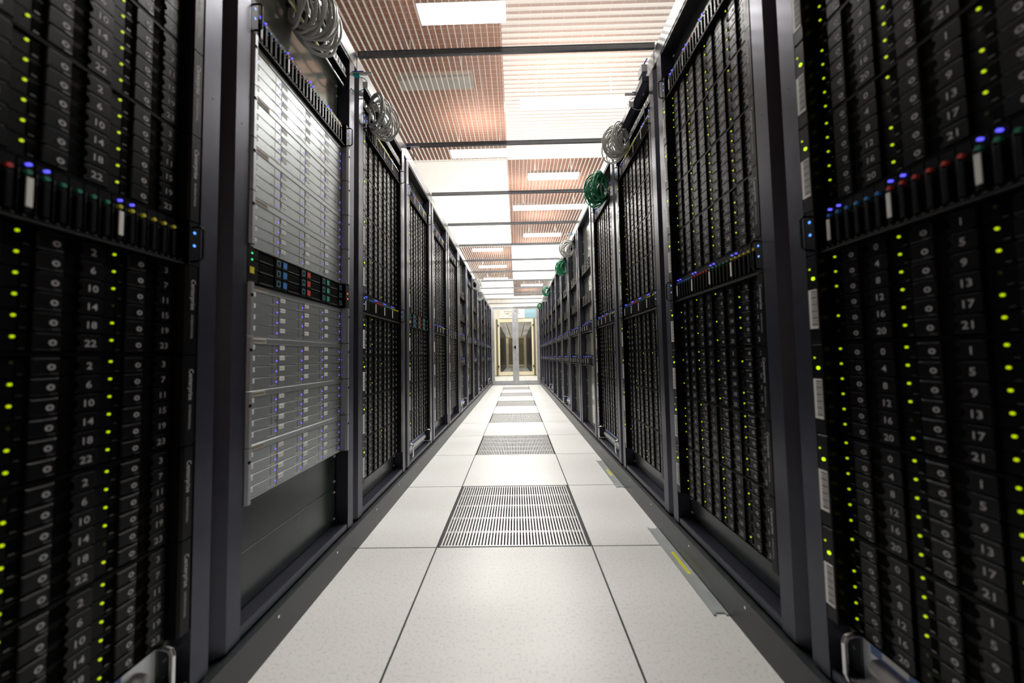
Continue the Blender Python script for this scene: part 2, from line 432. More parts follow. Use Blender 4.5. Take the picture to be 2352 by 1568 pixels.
# ------------------------------------------------------------------ 2U server with 24 upright drives and coloured caps
def sff_parts():
    P = {}
    m = MB(); m.box(-.2160,.2160,.030,.46,.002,.0875,M_INNER); m.bbox(-.2160,.2160,.006,.030,.0005,.0060,M_DRIVE,.001)
    m.box(-.2160,.2160,.004,.0065,.0008,.0022,M_SLOT)
    for q in range(40): m.box(-.212+q*.0107,-.209+q*.0107,.0045,.006,.0062,.0078,M_SLOT)
    P['chassis'] = m.mesh('chassis')
    for nm, cap in (('b',M_CBLUE2),('r',M_CRED2),('g',M_CGREEN2),('y',M_CYELLOW2),('k',M_SLOT)):
        for lab in (0,1,2):                # 2: white label and lit lamp, 1: lit lamp, 0: plain
            m = MB(); m.box(-.0078,.0078,.014,.06,.009,.0850,M_DRIVE,'k'); m.bbox(-.0030,.0030,.0075,.015,.013,.0600,M_DRIVE2,.0008)
            m.box(-.0076,-.0060,.0125,.014,.012,.070,M_SLOT)
            m.disc(0,.0080,.0680,.0031,cap,12,.007)
            if lab == 2: m.bbox(-.0033,.0033,.0065,.0078,.0200,.0600,M_LABEL,.0004)
            if lab: m.disc(.001,.0090,.0790,.0021,M_LEDB,8,.006)
            P[nm+str(lab)] = m.mesh('drive')
    for sx, nm in ((-1,'el'),(1,'er')):
        m = MB(); m.bbox(min(sx*.2412,sx*.2180),max(sx*.2412,sx*.2180),.000,.030,.0012,.0878,M_DRIVE,.0015); P[nm] = m.mesh('mounting_ear')
        m = MB(); m.tube([(sx*.229,.002,.010),(sx*.229,-.012,.010),(sx*.229,-.018,.016),(sx*.229,-.018,.073),(sx*.229,-.012,.079),(sx*.229,.002,.079)],.0022,M_DRIVE,6); P[nm+'h'] = m.mesh('handle')
        m = MB(); m.disc(sx*.229,-.0008,.0670,.0026,M_LEDB2,10,.002); P[nm+'l'] = m.mesh('status_light')
        m = MB(); m.disc(sx*.229,-.0008,.0410,.0026,M_LEDB2,10,.002); P[nm+'l2'] = m.mesh('status_light')
    return P
SP = sff_parts()
def _joinp(items, name):
    mb = MB()
    for me, ox, oz in items:
        b = len(mb.v); mb.v += [(v.co.x+ox, v.co.y, v.co.z+oz) for v in me.vertices]
        for p in me.polygons:
            mb.f.append(tuple(b+j for j in p.vertices)); mb.mi.append(mb.m(me.materials[p.material_index]))
    return mb.mesh(name)
_items = [(SP[q],0,0) for q in ('chassis','el','er','elh','erh','ell','erl','ell2','erl2')]
def sff_slots():
    out = []
    for i in range(24):
        nm = 'brgy'[i//6]; j = i % 6
        out.append((nm+('2' if j==0 else '1' if j==1 else '0'), -.1980+i*.01722))
    return out
SFF_ME = _joinp(_items+[(SP[a],x,0) for a,x in sff_slots()], 'drive_server')
SFFK_ME = _joinp(_items+[(SP['k'+a[1:]],x,0) for a,x in sff_slots()], 'drive_server')
def sff(side, k, z, label, detailed=True, plain=False):
    loc, rz = place(side, k, z)
    if not detailed:
        return tag(inst(SFFK_ME if plain else SFF_ME,'drive_server',None,loc,rz), label, 'server', 'handled black drive servers')
    t = thing('drive_server', label, 'server', loc, rz, 'handled drive servers with coloured caps')
    inst(SP['chassis'],'chassis',t)
    for q in ('el','er'):
        e = inst(SP[q],'mounting_ear',t); inst(SP[q+'h'],'handle',e); inst(SP[q+'l'],'status_light',e); inst(SP[q+'l2'],'status_light',e)
    for a, x in sff_slots(): inst(SP[a],'drive',t,(x,0,0))
    return t

# ------------------------------------------------------------------ silver 3U storage array, 16 carriers
def silver_parts():
    P = {}
    m = MB(); m.box(-.2165,.2165,.030,.46,.002,.1315,M_INNER); m.bbox(-.2165,.2165,.016,.030,.1165,.1322,M_SILVER,.001); m.box(-.2165,.2165,.0165,.018,.0008,.0020,M_GRATE)
    P['chassis'] = m.mesh('chassis')
    m = MB(); m.bbox(-.2100,-.1560,.0152,.0165,.1185,.1300,M_TAN,.0003)
    for q in range(18): m.box(-.2070+q*.0027,-.2057+q*.0027,.0149,.0152,.1215,.1270,M_INK)
    P['tan'] = m.mesh('barcode_label')
    m = MB(); m.bbox(.0006,.1064,.018,.060,.0007,.0275,M_SILVER,.0004)
    m.box(.0705,.1005,.0170,.0182,.0030,.0044,M_GRATE); m.box(.0840,.0846,.0176,.0182,.003,.026,M_SEAM)
    P['carrier'] = m.mesh('drive_carrier')
    m = MB(); m.bbox(.0040,.0240,.0168,.0182,.0145,.0262,M_LABEL,.0003); m.box(.0070,.0200,.0165,.0168,.0198,.0208,M_INK); P['lab'] = m.mesh('paper_label')
    m = MB(); m.disc(.1010,.0172,.0130,.0023,M_LEDV,10,.001); P['led'] = m.mesh('status_light')
    m = MB(); m.disc(.1010,.0172,.0130,.0018,M_SEAM,10,.001); P['ledoff'] = m.mesh('status_light')
    for sx, nm in ((-1,'el'),(1,'er')):
        a, b_ = sorted((sx*.2412, sx*.2175))
        m = MB()
        pts = [(a,.020),(a+ (.004 if sx<0 else .001),.000),(a+.008,-.006),(b_-.008,-.006),(b_-(.004 if sx>0 else .001),.000),(b_,.020)]
        m.prism(pts, .0012,.1322, M_SILVER2); P[nm] = m.mesh('mounting_ear')
        m = MB(); m.disc(sx*.2310,-.0064,.1000,.0042,M_HOLE,12,.001); P[nm+'s'] = m.mesh('screw_hole')
        m = MB(); m.text('STORAGE ARRAY',sx*.2295,-.0064,.020,.0060,M_INK,PI/2,'LEFT'); P[nm+'t'] = m.mesh('lettering')
    return P
VP_ = silver_parts()
def silver(side, k, z, label):
    loc, rz = place(side, k, z)
    t = thing('storage_array', label, 'storage array', loc, rz, 'silver storage arrays with white labels')
    c = inst(VP_['chassis'],'chassis',t); inst(VP_['tan'],'barcode_label',c)
    for q in ('el','er'):
        e = inst(VP_[q],'mounting_ear',t); inst(VP_[q+'s'],'screw_hole',e)
    for r in range(4):
        for cc in range(4):
            d = inst(VP_['carrier'],'drive_carrier',t,(-.2150+cc*.1075,0,.0022+r*.0286))
            inst(VP_['lab'],'paper_label',d); inst(VP_['led'] if random.random()<.93 else VP_['ledoff'],'status_light',d)
    return t

# ------------------------------------------------------------------ black 2U server, twelve drives with colour squares
def lff_parts():
    P = {}
    m = MB(); m.box(-.2165,.2165,.030,.46,.002,.0870,M_INNER); m.box(-.2165,.2165,.010,.030,.0005,.0022,M_DRIVE); m.box(-.2165,.2165,.010,.030,.0865,.0880,M_DRIVE); P['chassis'] = m.mesh('chassis')
    for nm, cap in (('y',M_CYELLOW),('b',M_CBLUE),('r',M_CRED),('g',M_CGREEN),('n',None),('k',0)):
        aq = M_SLOT if cap == 0 else M_CAQUA
        m = MB(); m.box(.0006,.1064,.016,.060,.0008,.0272,M_DRIVE,'k')
        for q in range(5): m.box(.026,.080,.0130,.016,.0040+q*.0046,.0058+q*.0046,M_DRIVE2)
        m.box(.030,.078,.0126,.0132,.0030,.0036,M_GRATE)
        m.bbox(.0008,.0230,.0105,.018,.0020,.0262,M_DRIVE2,.001)
        m.bbox(.0830,.1055,.0105,.018,.0020,.0262,M_DRIVE2,.001)
        if cap:
            m.bbox(.0040,.0190,.0092,.0108,.0060,.0220,cap,.0006); m.box(.0111,.0119,.0088,.0094,.008,.020,M_INK)
        m.box(.0880,.1010,.0096,.0106,.0200,.0212,aq); m.box(.0880,.1010,.0096,.0106,.0070,.0082,aq)
        m.box(.0880,.0891,.0096,.0106,.0070,.0215,aq); m.box(.0999,.1010,.0096,.0106,.0070,.0215,aq)
        P[nm] = m.mesh('drive')
    for sx, nm in ((-1,'el'),(1,'er')):
        a, b_ = sorted((sx*.2412, sx*.2180))
        m = MB(); m.bbox(a,b_,.000,.030,.0012,.0878,M_DRIVE,.0015); P[nm] = m.mesh('mounting_ear')
    m = MB(); m.disc(-.226,-.0008,.0700,.0024,M_LEDE,10,.002); P['ell'] = m.mesh('status_light')
    m = MB(); m.disc(-.226,-.0008,.0540,.0024,M_LEDE,10,.002); P['ell2'] = m.mesh('status_light')
    m = MB(); m.bbox(-.2330,-.2190,-.0012,.0006,.0200,.0360,M_CYELLOW,.0006); P['ell3'] = m.mesh('yellow_tab')
    m = MB(); m.disc(.2330,-.0008,.0560,.0028,M_LEDR,10,.002); P['erl'] = m.mesh('status_light')
    m = MB(); m.disc(.2330,-.0008,.0360,.0028,M_LEDR,10,.002); P['erl2'] = m.mesh('status_light')
    return P
LP_ = lff_parts()
def lff_slots():
    out = []
    for r in range(3):
        for c in range(4):
            out.append(('nbrg'[c], -.2150+c*.1075, .0022+r*.0286))
    return out
LFF_ME = _joinp([(LP_[q],0,0) for q in ('chassis','el','er','ell','erl','ell2','erl2','ell3')]+[(LP_[a],x,z) for a,x,z in lff_slots()], 'drive_server')
LFFDARK_ME = _joinp([(LP_[q],0,0) for q in ('chassis','el','er')]+[(LP_['k'],x,z) for a,x,z in lff_slots()], 'drive_server')
def lff(side, k, z, label, mode=0):
    loc, rz = place(side, k, z)
    if mode: return tag(inst(LFF_ME if mode==1 else LFFDARK_ME,'drive_server',None,loc,rz), label, 'server', 'flat twelve-drive servers')
    t = thing('drive_server', label, 'server', loc, rz, 'flat twelve-drive servers')
    inst(LP_['chassis'],'chassis',t)
    for q in ('el','er'):
        e = inst(LP_[q],'mounting_ear',t); inst(LP_[q+'l'],'status_light',e); inst(LP_[q+'l2'],'status_light',e)
        if q == 'el': inst(LP_['ell3'],'yellow_tab',e)
    for a, x, z_ in lff_slots(): inst(LP_[a],'drive',t,(x,0,z_))
    return t

# ------------------------------------------------------------------ blank panel, service tray
_BL = {}
def blank(side, k, z0, z1, label, gloss=False, grp='blank panels'):
    h = round(z1-z0, 4); key = (h, gloss)
    if key not in _BL:
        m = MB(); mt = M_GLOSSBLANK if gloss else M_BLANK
        m.bbox(-.2160,.2160,.047,.0505,.0008,h-.0008,mt,.001)
        m.box(-.2400,-.2160,.0485,.0505,.0008,h-.0008,mt); m.box(.2160,.2400,.0485,.0505,.0008,h-.0008,mt)
        for sx in (-1,1):
            for zz in ([.02+(h-.04)*q/max(1,round((h-.04)/.11)) for q in range(max(1,round((h-.04)/.11))+1)] if h > .08 else (h/2,)): m.disc(sx*.2310,.0440,zz,.0040,M_SCREW,10,.004)
        _BL[key] = m.mesh('blank_panel')
    loc, rz = place(side, k, z0)
    return tag(inst(_BL[key],'blank_panel',None,loc,rz), label, 'blank panel', grp)
def tray_parts():
    P = {}
    m = MB(); m.bbox(-.2160,.2160,.040,.046,.0020,.0880,M_TRAYPL,.001); m.box(-.240,.240,.046,.048,.002,.088,M_BLANK)
    m.prism([(.040,.030),(.026,.034),(.022,.044),(.028,.056),(.040,.058)],-.19,.19,M_GRATE,'x')
    for q in range(5): m.disc(-.15+q*.075,.0225,.045,.0022,M_SEAM,8,.003)
    m.box(-.2150,.2150,.046,.30,.002,.004,M_BLANK)
    P['body'] = m.mesh('drawer_front')
    m = MB(); m.bbox(-.20,.16,.0384,.040,.060,.084,M_TRAYBL,.0003) ; m.box(-.18,-.14,.0378,.0384,.066,.078,M_LABEL); P['print'] = m.mesh('blue_label')
    m = MB(); m.bbox(-.2412,-.2160,.038,.048,.002,.088,M_BLANK,.001); m.bbox(.2160,.2412,.038,.048,.002,.088,M_BLANK,.001)
    for sx in (-1,1):
        for z in (.014,.045,.076): m.disc(sx*.2290,.0365,z,.0036,M_METAL,10,.003)
    P['ear'] = m.mesh('mounting_ear')
    for sx, nm in ((-1,'hl'),(1,'hr')):
        m = MB(); m.tube([(sx*.200,.040,.012),(sx*.200,.008,.010),(sx*.200,-.004,.014),(sx*.200,-.008,.024),(sx*.200,-.008,.078),(sx*.200,-.004,.088),(sx*.200,.008,.092),(sx*.200,.040,.090)],.0042,M_METAL,10)
        P[nm] = m.mesh('handle')
    return P
TP = tray_parts()
def tray(side, k, z, label):
    loc, rz = place(side, k, z)
    t = thing('service_drawer', label, 'drawer', loc, rz, 'pale drawers with chrome handles')
    inst(TP['body'],'drawer_front',t); inst(TP['print'],'blue_label',t); inst(TP['ear'],'mounting_ear',t)
    inst(TP['hl'],'handle',t); inst(TP['hr'],'handle',t)

# ------------------------------------------------------------------ fill the racks
ZB = .2155; ZM = .9267; ZU = 1.0156; ZT = 1.7268
POSN = ['at the bottom', 'second from the bottom', 'third from the bottom', 'just under the middle server']
POSU = ['just above the middle server', 'second above the middle server', 'third above the middle server', 'topmost']
def black_rack(side, k, desc, lod, mid='sff', top='sff', tray_=False, p_on=.9, upper=4, lower=4):
    rack(side, k, desc)
    rk = f'{ORD[k]} rack, {ROW[side]} row'
    for i in range(4):
        shelf(side, k, ZB+i*.1778, f'black 24-drive disk shelf {POSN[i]}, {rk}', lod, p_on)
        shelf(side, k, ZU+i*.1778, f'black 24-drive disk shelf {POSU[i]}, {rk}', lod, p_on)
    if mid == 'sff': sff(side, k, ZM, f'black handled drive server with coloured caps at mid height, {rk}', k < 5)
    else: lff(side, k, ZM, f'black twelve-drive server with coloured squares at mid height, {rk}', 0 if k < 4 else 1)
    if top == 'sff': sff(side, k, ZT, f'black handled drive server above the disk shelves, {rk}', k < 4)
    z = ZT+2*U
    blank(side, k, z, 1.930, f'grey blank panel at the top of the {rk}', side < 0, 'blank panels')  # left row takes the lighter copy, roof reflection put into its colour
    if tray_:
        tray(side, k, .124, f'pale drawer with chrome handles at the bottom, {rk}')
    else:
        blank(side, k, .1235, ZB-.002, f'dark blank panel under the lowest disk shelf, {rk}')
def open_rack(side, k, desc, tray_=False):
    rack(side, k, desc); rk = f'{ORD[k]} rack, {ROW[side]} row'
    z0 = .1235
    if tray_:
        tray(side, k, .124, f'pale drawer with chrome handles at the bottom, {rk}'); z0 = .2155
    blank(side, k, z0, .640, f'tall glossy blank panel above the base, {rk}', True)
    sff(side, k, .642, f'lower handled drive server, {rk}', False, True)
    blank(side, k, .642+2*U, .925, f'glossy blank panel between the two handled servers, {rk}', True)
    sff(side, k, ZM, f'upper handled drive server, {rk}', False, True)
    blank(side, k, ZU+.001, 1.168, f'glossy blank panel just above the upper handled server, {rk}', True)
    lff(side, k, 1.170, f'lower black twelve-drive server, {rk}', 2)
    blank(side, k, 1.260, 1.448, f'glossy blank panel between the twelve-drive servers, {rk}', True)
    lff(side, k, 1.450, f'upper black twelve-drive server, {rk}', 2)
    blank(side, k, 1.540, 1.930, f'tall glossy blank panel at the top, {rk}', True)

# left row
black_rack(-1, 0, 'full of black disk shelves', 0, p_on=.93, tray_=True)
rack(-1, 1, 'full of silver arrays')
for i in range(4):
    silver(-1, 1, .394+i*.1336, 'silver storage array with white labels '+['lowest of all, above the blank panels','second above the blank panels','third above the blank panels','just under the black server'][i])
    silver(-1, 1, 1.0205+i*.1336, 'silver storage array with white labels '+['just above the black server','second above the black server','third above the black server','uppermost, under the handled server'][i])
lff(-1, 1, .929, 'black server with blue, red and green squares between the silver arrays')
sff(-1, 1, 1.556, 'black handled server with coloured caps on top of the silver arrays')
blank(-1, 1, .1235, .2600, 'lower dark blank panel under the silver arrays')
blank(-1, 1, .2600, .3920, 'upper dark blank panel under the silver arrays')
blank(-1, 1, 1.650, 1.7900, 'lower grey blank panel above the silver arrays', True)  # lighter copy here too, with the roof reflection in its colour
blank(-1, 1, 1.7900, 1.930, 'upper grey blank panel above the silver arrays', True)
black_rack(-1, 2, 'of black shelves beside the silver arrays', 0, p_on=.07)
black_rack(-1, 3, 'with a chrome-handled drawer', 1, mid='lff', top='sff', tray_=True, p_on=.05)
black_rack(-1, 4, 'of black disk shelves', 2)
black_rack(-1, 5, 'of black disk shelves', 2, mid='lff')
open_rack(-1, 6, 'with glossy blank panels and a drawer', True)
black_rack(-1, 7, 'of black disk shelves', 2, mid='lff')
open_rack(-1, 8, 'with glossy blank panels')
black_rack(-1, 9, 'of black disk shelves with a drawer', 2, mid='lff', tray_=True)
open_rack(-1, 10, 'with glossy blank panels')
black_rack(-1, 11, 'of black disk shelves', 2, mid='lff')
open_rack(-1, 12, 'with glossy blank panels and a drawer', True)
# right row
black_rack(1, 0, 'full of black disk shelves', 0, p_on=.93, tray_=True)
black_rack(1, 1, 'of black disk shelves', 0, p_on=.62)
black_rack(1, 2, 'of black disk shelves under grey cable', 1, p_on=.10)
black_rack(1, 3, 'with green cable and a drawer', 1, p_on=.06, tray_=True)
open_rack(-1, 13, 'beside the glass doors')
for k in range(4, 14):
    open_rack(1, k, 'with glossy blank panels'+(' and a drawer' if k in (6,9,12) else ''), k in (6,9,12))

# ------------------------------------------------------------------ baseboards (continuous plinths)
for s, nm in ((-1,'left'),(1,'right')):
    b = MB(); a0, a1 = sorted((s*.605, s*1.60))
    b.box(a0, a1, .08, 8.50, 0, .0915, M_PLINTH)
    for k in range(14):
        for yy in (.16,.44): b.box(min(s*.605,s*.6035), max(s*.605,s*.6035), base(s,k)+yy-.003, base(s,k)+yy+.003, .070,.076, M_METAL)
    struct(b, 'baseboard_'+nm)

# ------------------------------------------------------------------ floor
T0 = 1.313
def is_grate(j): return (j >= 0 and j % 2 == 0 and j <= 10) or (20 <= j <= 32 and j % 2 == 0)
b = MB()
g = .0028
for j in range(-4, 40):
    y0, y1 = T0+.6*j+g, T0+.6*(j+1)-g
    for i in range(-3, 4):
        x0, x1 = -.3+.6*i+g, .3+.6*i-g
        if i == 0 and is_grate(j): continue
        if y0 > 9 and i == 0 and y0 > 12.6 and j % 2 == 0 and False: continue
        b.box(x0, x1, y0, y1, -.03, 0, M_FLOOR, 'b')
b.box(-6, 6, -3, 26, -.50, -.45, M_HOLE)
for j in range(-4, 40):
    b.box(-2.1, 2.1, T0+.6*j-.015, T0+.6*j+.015, -.45, -.0045, M_INNER)
for i in range(-3, 5):
    b.box(-.3+.6*i-.015, -.3+.6*i+.015, -1.1, 25, -.45, -.0042, M_INNER)
for s in (-1, 1): b.box(min(s*2.1,s*6), max(s*2.1,s*6), -3, 26, -.03, 0, M_FLOOR)
struct(b, 'floor')
# airflow grates
m = MB(); fr = .294
m.box(-fr,fr,-fr,-fr+.006,-.03,-.0005,M_GRATE); m.box(-fr,fr,fr-.006,fr,-.03,-.0005,M_GRATE)
m.box(-fr,-fr+.004,-fr,fr,-.03,-.0005,M_SEAM); m.box(fr-.004,fr,-fr,fr,-.03,-.0005,M_SEAM); GF = m.mesh('grate_frame')
m = MB(); nb = 46
for q in range(nb):
    x = -fr+.010+(2*fr-.020)*q/(nb-1); m.prism([(x-.0034,-.0005),(x+.0034,-.0005),(x+.0018,-.022),(x-.0018,-.022)],-fr+.006,fr-.006,M_GRATE,'y')
GS = m.mesh('slats')
m = MB()
for q in (-.185,-.065,.060,.180):
    m.box(-fr+.004,fr-.004,q-.006,q-.002,-.014,-.003,M_GRATE); m.box(-fr+.004,fr-.004,q+.004,q+.008,-.014,-.003,M_GRATE)
GC = m.mesh('cross_bars')
GORD = ['nearest to the viewer','second from the near end','third from the near end','fourth from the near end','second nearest to the glass doors','nearest to the glass doors']
for n_, j in enumerate(range(0, 11, 2)):
    t = thing('floor_grate', f'slatted metal airflow grate in the white tiled floor, {GORD[n_]}', 'floor grate', (0, T0+.6*j+.3, 0), 0, 'airflow grates down the aisle')
    inst(GF,'grate_frame',t); inst(GS,'slats',t); inst(GC,'cross_bars',t)
for n_, j in enumerate(range(20, 33, 2)):
    t = thing('floor_grate', f'distant airflow grate in the second aisle floor, {ORD[n_]} beyond the cream doorway', 'floor grate', (0, T0+.6*j+.3, 0), 0, 'airflow grates of the second aisle')
    inst(GF,'grate_frame',t); inst(GS,'slats',t)
# metal strips along the right plinth
for n_, (y0, y1, yl0, yl1, lab) in enumerate(((.966,1.437,1.139,1.262,'flat galvanised strip with yellow label on floor against the plinth, nearer one'),(1.866,2.336,2.04,2.15,'flat galvanised strip with yellow label on floor against the plinth, farther one'))):
    t = thing('metal_strip', lab, 'metal strip', (.583, (y0+y1)/2, 0), 0, 'galvanised strips lying on the floor')
    h = (y1-y0)/2; m = MB()
    m.prism([(-.0215,-h),(-.014,-h),(-.012,-h+.008),(.012,-h+.008),(.014,-h),(.0205,-h),(.0205,h),(.014,h),(.012,h-.008),(-.012,h-.008),(-.014,h),(-.0215,h)],.0005,.0035,M_STRIP)
    m.obj('strip_body', t)
    m = MB(); c0, c1 = yl0-(y0+y1)/2, yl1-(y0+y1)/2; m.box(-.0045,.0065,c0,c1,.0035,.0040,M_YELLOW)
    for q in range(16): m.box(.0002,.0018,c0+.01+q*(c1-c0-.02)/16,c0+.014+q*(c1-c0-.02)/16,.0040,.0042,M_DARKPOST)
    m.obj('yellow_label', t)

# ------------------------------------------------------------------ aisle roof: beams and twin-wall sheets
m = MB(); m.box(-.618,.618,-.006,.006,1.998,2.018,M_LIGHTBEAM); m.box(-.618,.618,-.0075,.0045,2.0175,2.0205,M_RAILTOP); BEAM = m.mesh('cross_beam')
for k in range(0, 13):
    y = 1.327+.6*(k-1)
    tag(inst(BEAM,'cross_beam',None,(0,y,0)), 'thin steel cross beam under the clear roof sheets, '+ORD[k]+' from the near end', 'beam', 'cross beams under the roof sheets')
YS = [.42, 2.12, 3.82, 5.54, 7.22, 8.50]
def roof_sheet(x0, x1, y0, y1, along_y):
    m = MB(); z0, z1 = 2.0215, 2.0375
    m.box(x0,x1,y0,y1,z0,z1,M_CLEAR if along_y else M_GLOWHAZE)
    p = .0253
    if along_y:
        n = int((x1-x0)/p)
        for q in range(n+1):
            x = x0+.002+q*(x1-x0-.004)/n; m.box(x-.0007,x+.0007,y0+.001,y1-.001,z0+.0006,z1-.0006,M_WEB)
    else:
        n = int((y1-y0)/p)
        for q in range(n+1):
            y = y0+.002+q*(y1-y0-.004)/n; m.box(x0+.001,x1-.001,y-.0007,y+.0007,z0+.0006,z1-.0006,M_WEB)
    return m
for q in range(5):
    for sx in (-1, 1):
        x0, x1 = (-.640,-.016) if sx < 0 else (-.014,.640)
        al = (q % 2 == 0) if sx < 0 else (q % 2 == 1)
        o = roof_sheet(x0,x1,YS[q]+.001,YS[q+1]-.001,al).obj('roof_sheet')
        tag(o, f'clear roof sheet, {ORD[q]} on the {"left" if sx<0 else "right"}, ribs {"along" if al else "across"} the aisle', 'roof sheet', 'clear ribbed roof sheets')

# ------------------------------------------------------------------ room above and around
b = MB(); b.box(-6,6,-3,26,3.75,3.80,M_CEIL); struct(b,'ceiling')
b = MB(); b.box(-6.1,-6,-3,26,0,3.8,M_CREAM2); struct(b,'wall_left')
b = MB(); b.box(6,6.1,-3,26,0,3.8,M_CREAM2); struct(b,'wall_right')
b = MB(); b.box(-6,6,26,26.1,0,3.8,M_CREAM2); struct(b,'wall_back')
b = MB(); b.box(-6,6,-3.1,-3,0,3.8,M_CREAM2); struct(b,'wall_front')
LZ = 3.30
lamps = [(-.34,2.38,.66,1),(.62,2.05,.9,1),(-.69,3.0,.70,0),(.66,3.30,1.1,1),(-.40,4.10,.74,1),(.60,4.68,.74,1),(.63,5.68,1.25,1),(-.66,5.55,.9,1),
         (-.69,6.52,.75,1),(.62,7.0,.8,1),(-.63,7.90,.75,1),(.64,8.6,.9,1),(-.62,9.4,.8,1),(.62,10.2,.8,1),(-.62,10.9,.8,1),(.62,12.0,.8,1),(-.6,13.5,.8,1),(.6,15.0,.8,1),(-.6,17,.8,1),(.6,19,.8,1),(-.6,21,.8,1)]
LABL = ['lit strip lamp above the first left roof sheet','lit strip lamp above the first right roof sheet','unlit strip lamp seen behind the ribs at left','glowing strip lamp above the right sheet whose ribs run across',
        'lit strip lamp close to the centre joint, beyond the unlit one','lit strip lamp above the second right roof sheet, nearer one','lit strip lamp above the second right roof sheet, farther one','lit strip lamp level with the third left roof sheet start']
for i, (x, y, L, on) in enumerate(lamps):
    lab = LABL[i] if i < len(LABL) else f'lit strip lamp under the ceiling, {ORD[min(i-8,12)]} beyond the third roof sheet'
    t = thing('ceiling_lamp', lab, 'ceiling lamp', (x,y,LZ), 0, 'strip lamps under the terracotta ceiling')
    m = MB(); m.prism([(-.075,.030),(.075,.030),(.050,.085),(-.050,.085)],-L/2,L/2,M_HOUSING,'x')
    for hx in (-L*.35, L*.35): m.box(hx-.004,hx+.004,-.004,.004,.085,.448,M_HOUSING)
    m.obj('housing', t)
    m = MB(); m.box(-L/2+.01,L/2-.01,-.058,.058,0,.028,M_TUBE if on else M_TUBEOFF); m.obj('diffuser', t)
    if on:
        for up in (0, 1):
            la = bpy.data.lights.new('lamp_light','AREA'); la.shape = 'RECTANGLE'; la.size = L; la.size_y = .14
            la.energy = (8 if up else 46)*L; la.color = (1.,.975,.94)
            lo = bpy.data.objects.new('lamp_light', la); COL.objects.link(lo); lo.parent = t
            lo.location = (0,0,.095 if up else -.004); lo.rotation_euler = (PI if up else 0,0,0)

# ------------------------------------------------------------------ cable coils, plugs, rails near the top
def coil(name, side, Y, z, rx, rz_, loops, mt, label, r=.0034, seed=1, x=.575, tail=True):
    rnd = random.Random(seed)
    t = thing(name, label, 'cable coil', (side*x, Y, z), 0)
    m = MB(); pts = []
    N = 26
    for L in range(loops):
        k = rnd.uniform(.30, 1.05) if L % 3 else rnd.uniform(.85, 1.05)
        a = rx*k; c = rz_*(.35+.65*k)*rnd.uniform(.85,1.0); ph = rnd.uniform(-.3,.3)
        tw = rnd.uniform(-.95,.75); tl = rnd.uniform(-.35,.35)
        oz = rnd.uniform(-.3,.15)*rz_*(1.15-k); ox = side*(rx*.95+rnd.uniform(-.006,.006)); oy = rnd.uniform(-.012,.012)
        loop = []
        for q in range(N):
            an = 2*PI*q/N+ph
            u = -side*a*(1-math.cos(an)); pz = oz+c*math.sin(an)
            loop.append((ox+u*math.cos(tw), oy+u*math.sin(tw)*side+tl*pz*.5+.005*math.sin(an*2+ph), pz))
        m.tube(loop, r, mt, 6, True)
    m.obj('cable_loops', t, True)
    m = MB()                      # tie strap that gathers the loops
    m.tube([(side*rx*.95+.010*math.cos(a), .022*math.sin(a), .0) for a in [2*PI*q/12 for q in range(12)]], .0035, M_INNER if mt is M_CABLE else mt, 6, True)
    m.obj('tie_strap', t, True)
    if tail:
        m = MB()
        for q in range(3):
            zz = rnd.uniform(-.02,.03)
            m.tube([(side*rx*.8, .0, zz), (side*(rx+.02), .03+.01*q, zz+.02), (side*(rx+.045), .10+.02*q, zz+.01)], r, mt, 6)
        m.obj('cable_tail', t, True)
    return t
coil('cable_coil',-1,.985,1.830,.066,.095,30,M_CABLE,'thick coil of grey cable hanging above the silver arrays',.0040,3,.60)
coil('cable_coil',-1,1.470,1.850,.066,.080,22,M_CABLE,'grey cable coil hanging above the third rack of the left row',.0036,5,.585)
coil('cable_coil',1,1.700,1.850,.066,.080,34,M_CABLE,'grey cable coil hanging at the near right, nearer than the green ones',.0034,6,.565)
coil('cable_coil',1,2.130,1.815,.074,.095,40,M_GREEN,'biggest green cable coil hanging from the right row',.0034,8,.565)
coil('cable_coil',1,3.46,1.860,.075,.085,26,M_CABLE,'grey cable coil on the right row between two green ones',.0038,9,.575)
coil('cable_coil',1,3.95,1.790,.070,.085,28,M_GREEN,'second green cable coil along the right row',.0038,10,.575)
coil('cable_coil',1,5.95,1.890,.065,.075,16,M_GREEN,'third green cable coil along the right row',.0042,11,.575)
coil('cable_coil',1,6.15,1.800,.065,.060,12,M_CABLE,'far grey cable coil under the third green one',.0042,12,.58)
coil('cable_coil',1,7.65,1.885,.060,.070,14,M_GREEN,'farthest green cable coil beside the door frame',.0042,13,.58)
coil('cable_coil',-1,5.10,1.860,.085,.085,16,M_CABLE,'upper pale cable coil far along the left row',.0042,14,.575)
coil('cable_coil',-1,5.50,1.770,.085,.085,14,M_CABLE,'lower pale cable coil far along the left row',.0042,15,.575)
def plug(side, Y, z, label, tint, ring_m, seed):
    """small plug assembly sticking out of a rack top, with a thin looped lead"""
    t = thing('cable_plug', label, 'plug', (side*.618, Y, z), 0)
    s = -side
    m = MB(); m.box(min(0,s*.085),max(0,s*.085),-.004,.004,-.004,.004,M_LABEL); m.obj('plug_body', t)
    m = MB(); m.box(min(s*.012,s*.036),max(s*.012,s*.036),-.006,.006,-.011,-.001,tint); m.obj('plug_boot', t)
    m = MB(); m.box(min(s*.006,s*.052),max(s*.006,s*.052),-.003,.005,.0045,.0095,M_BLUEP); m.obj('plug_clip', t)
    m = MB(); R = .034
    m.tube([(s*(.030+R*math.cos(a)), .004+.006*math.sin(a*1.5), -.040+R*math.sin(a)) for a in [PI*.45-i*PI*1.45/16 for i in range(17)]], .0016, ring_m, 6)
    m.obj('thin_lead', t, True)
    m = MB(); m.box(s*.058-.010,s*.058+.010,-.001,.001,-.058,-.034,M_LABEL); m.obj('paper_tag', t)
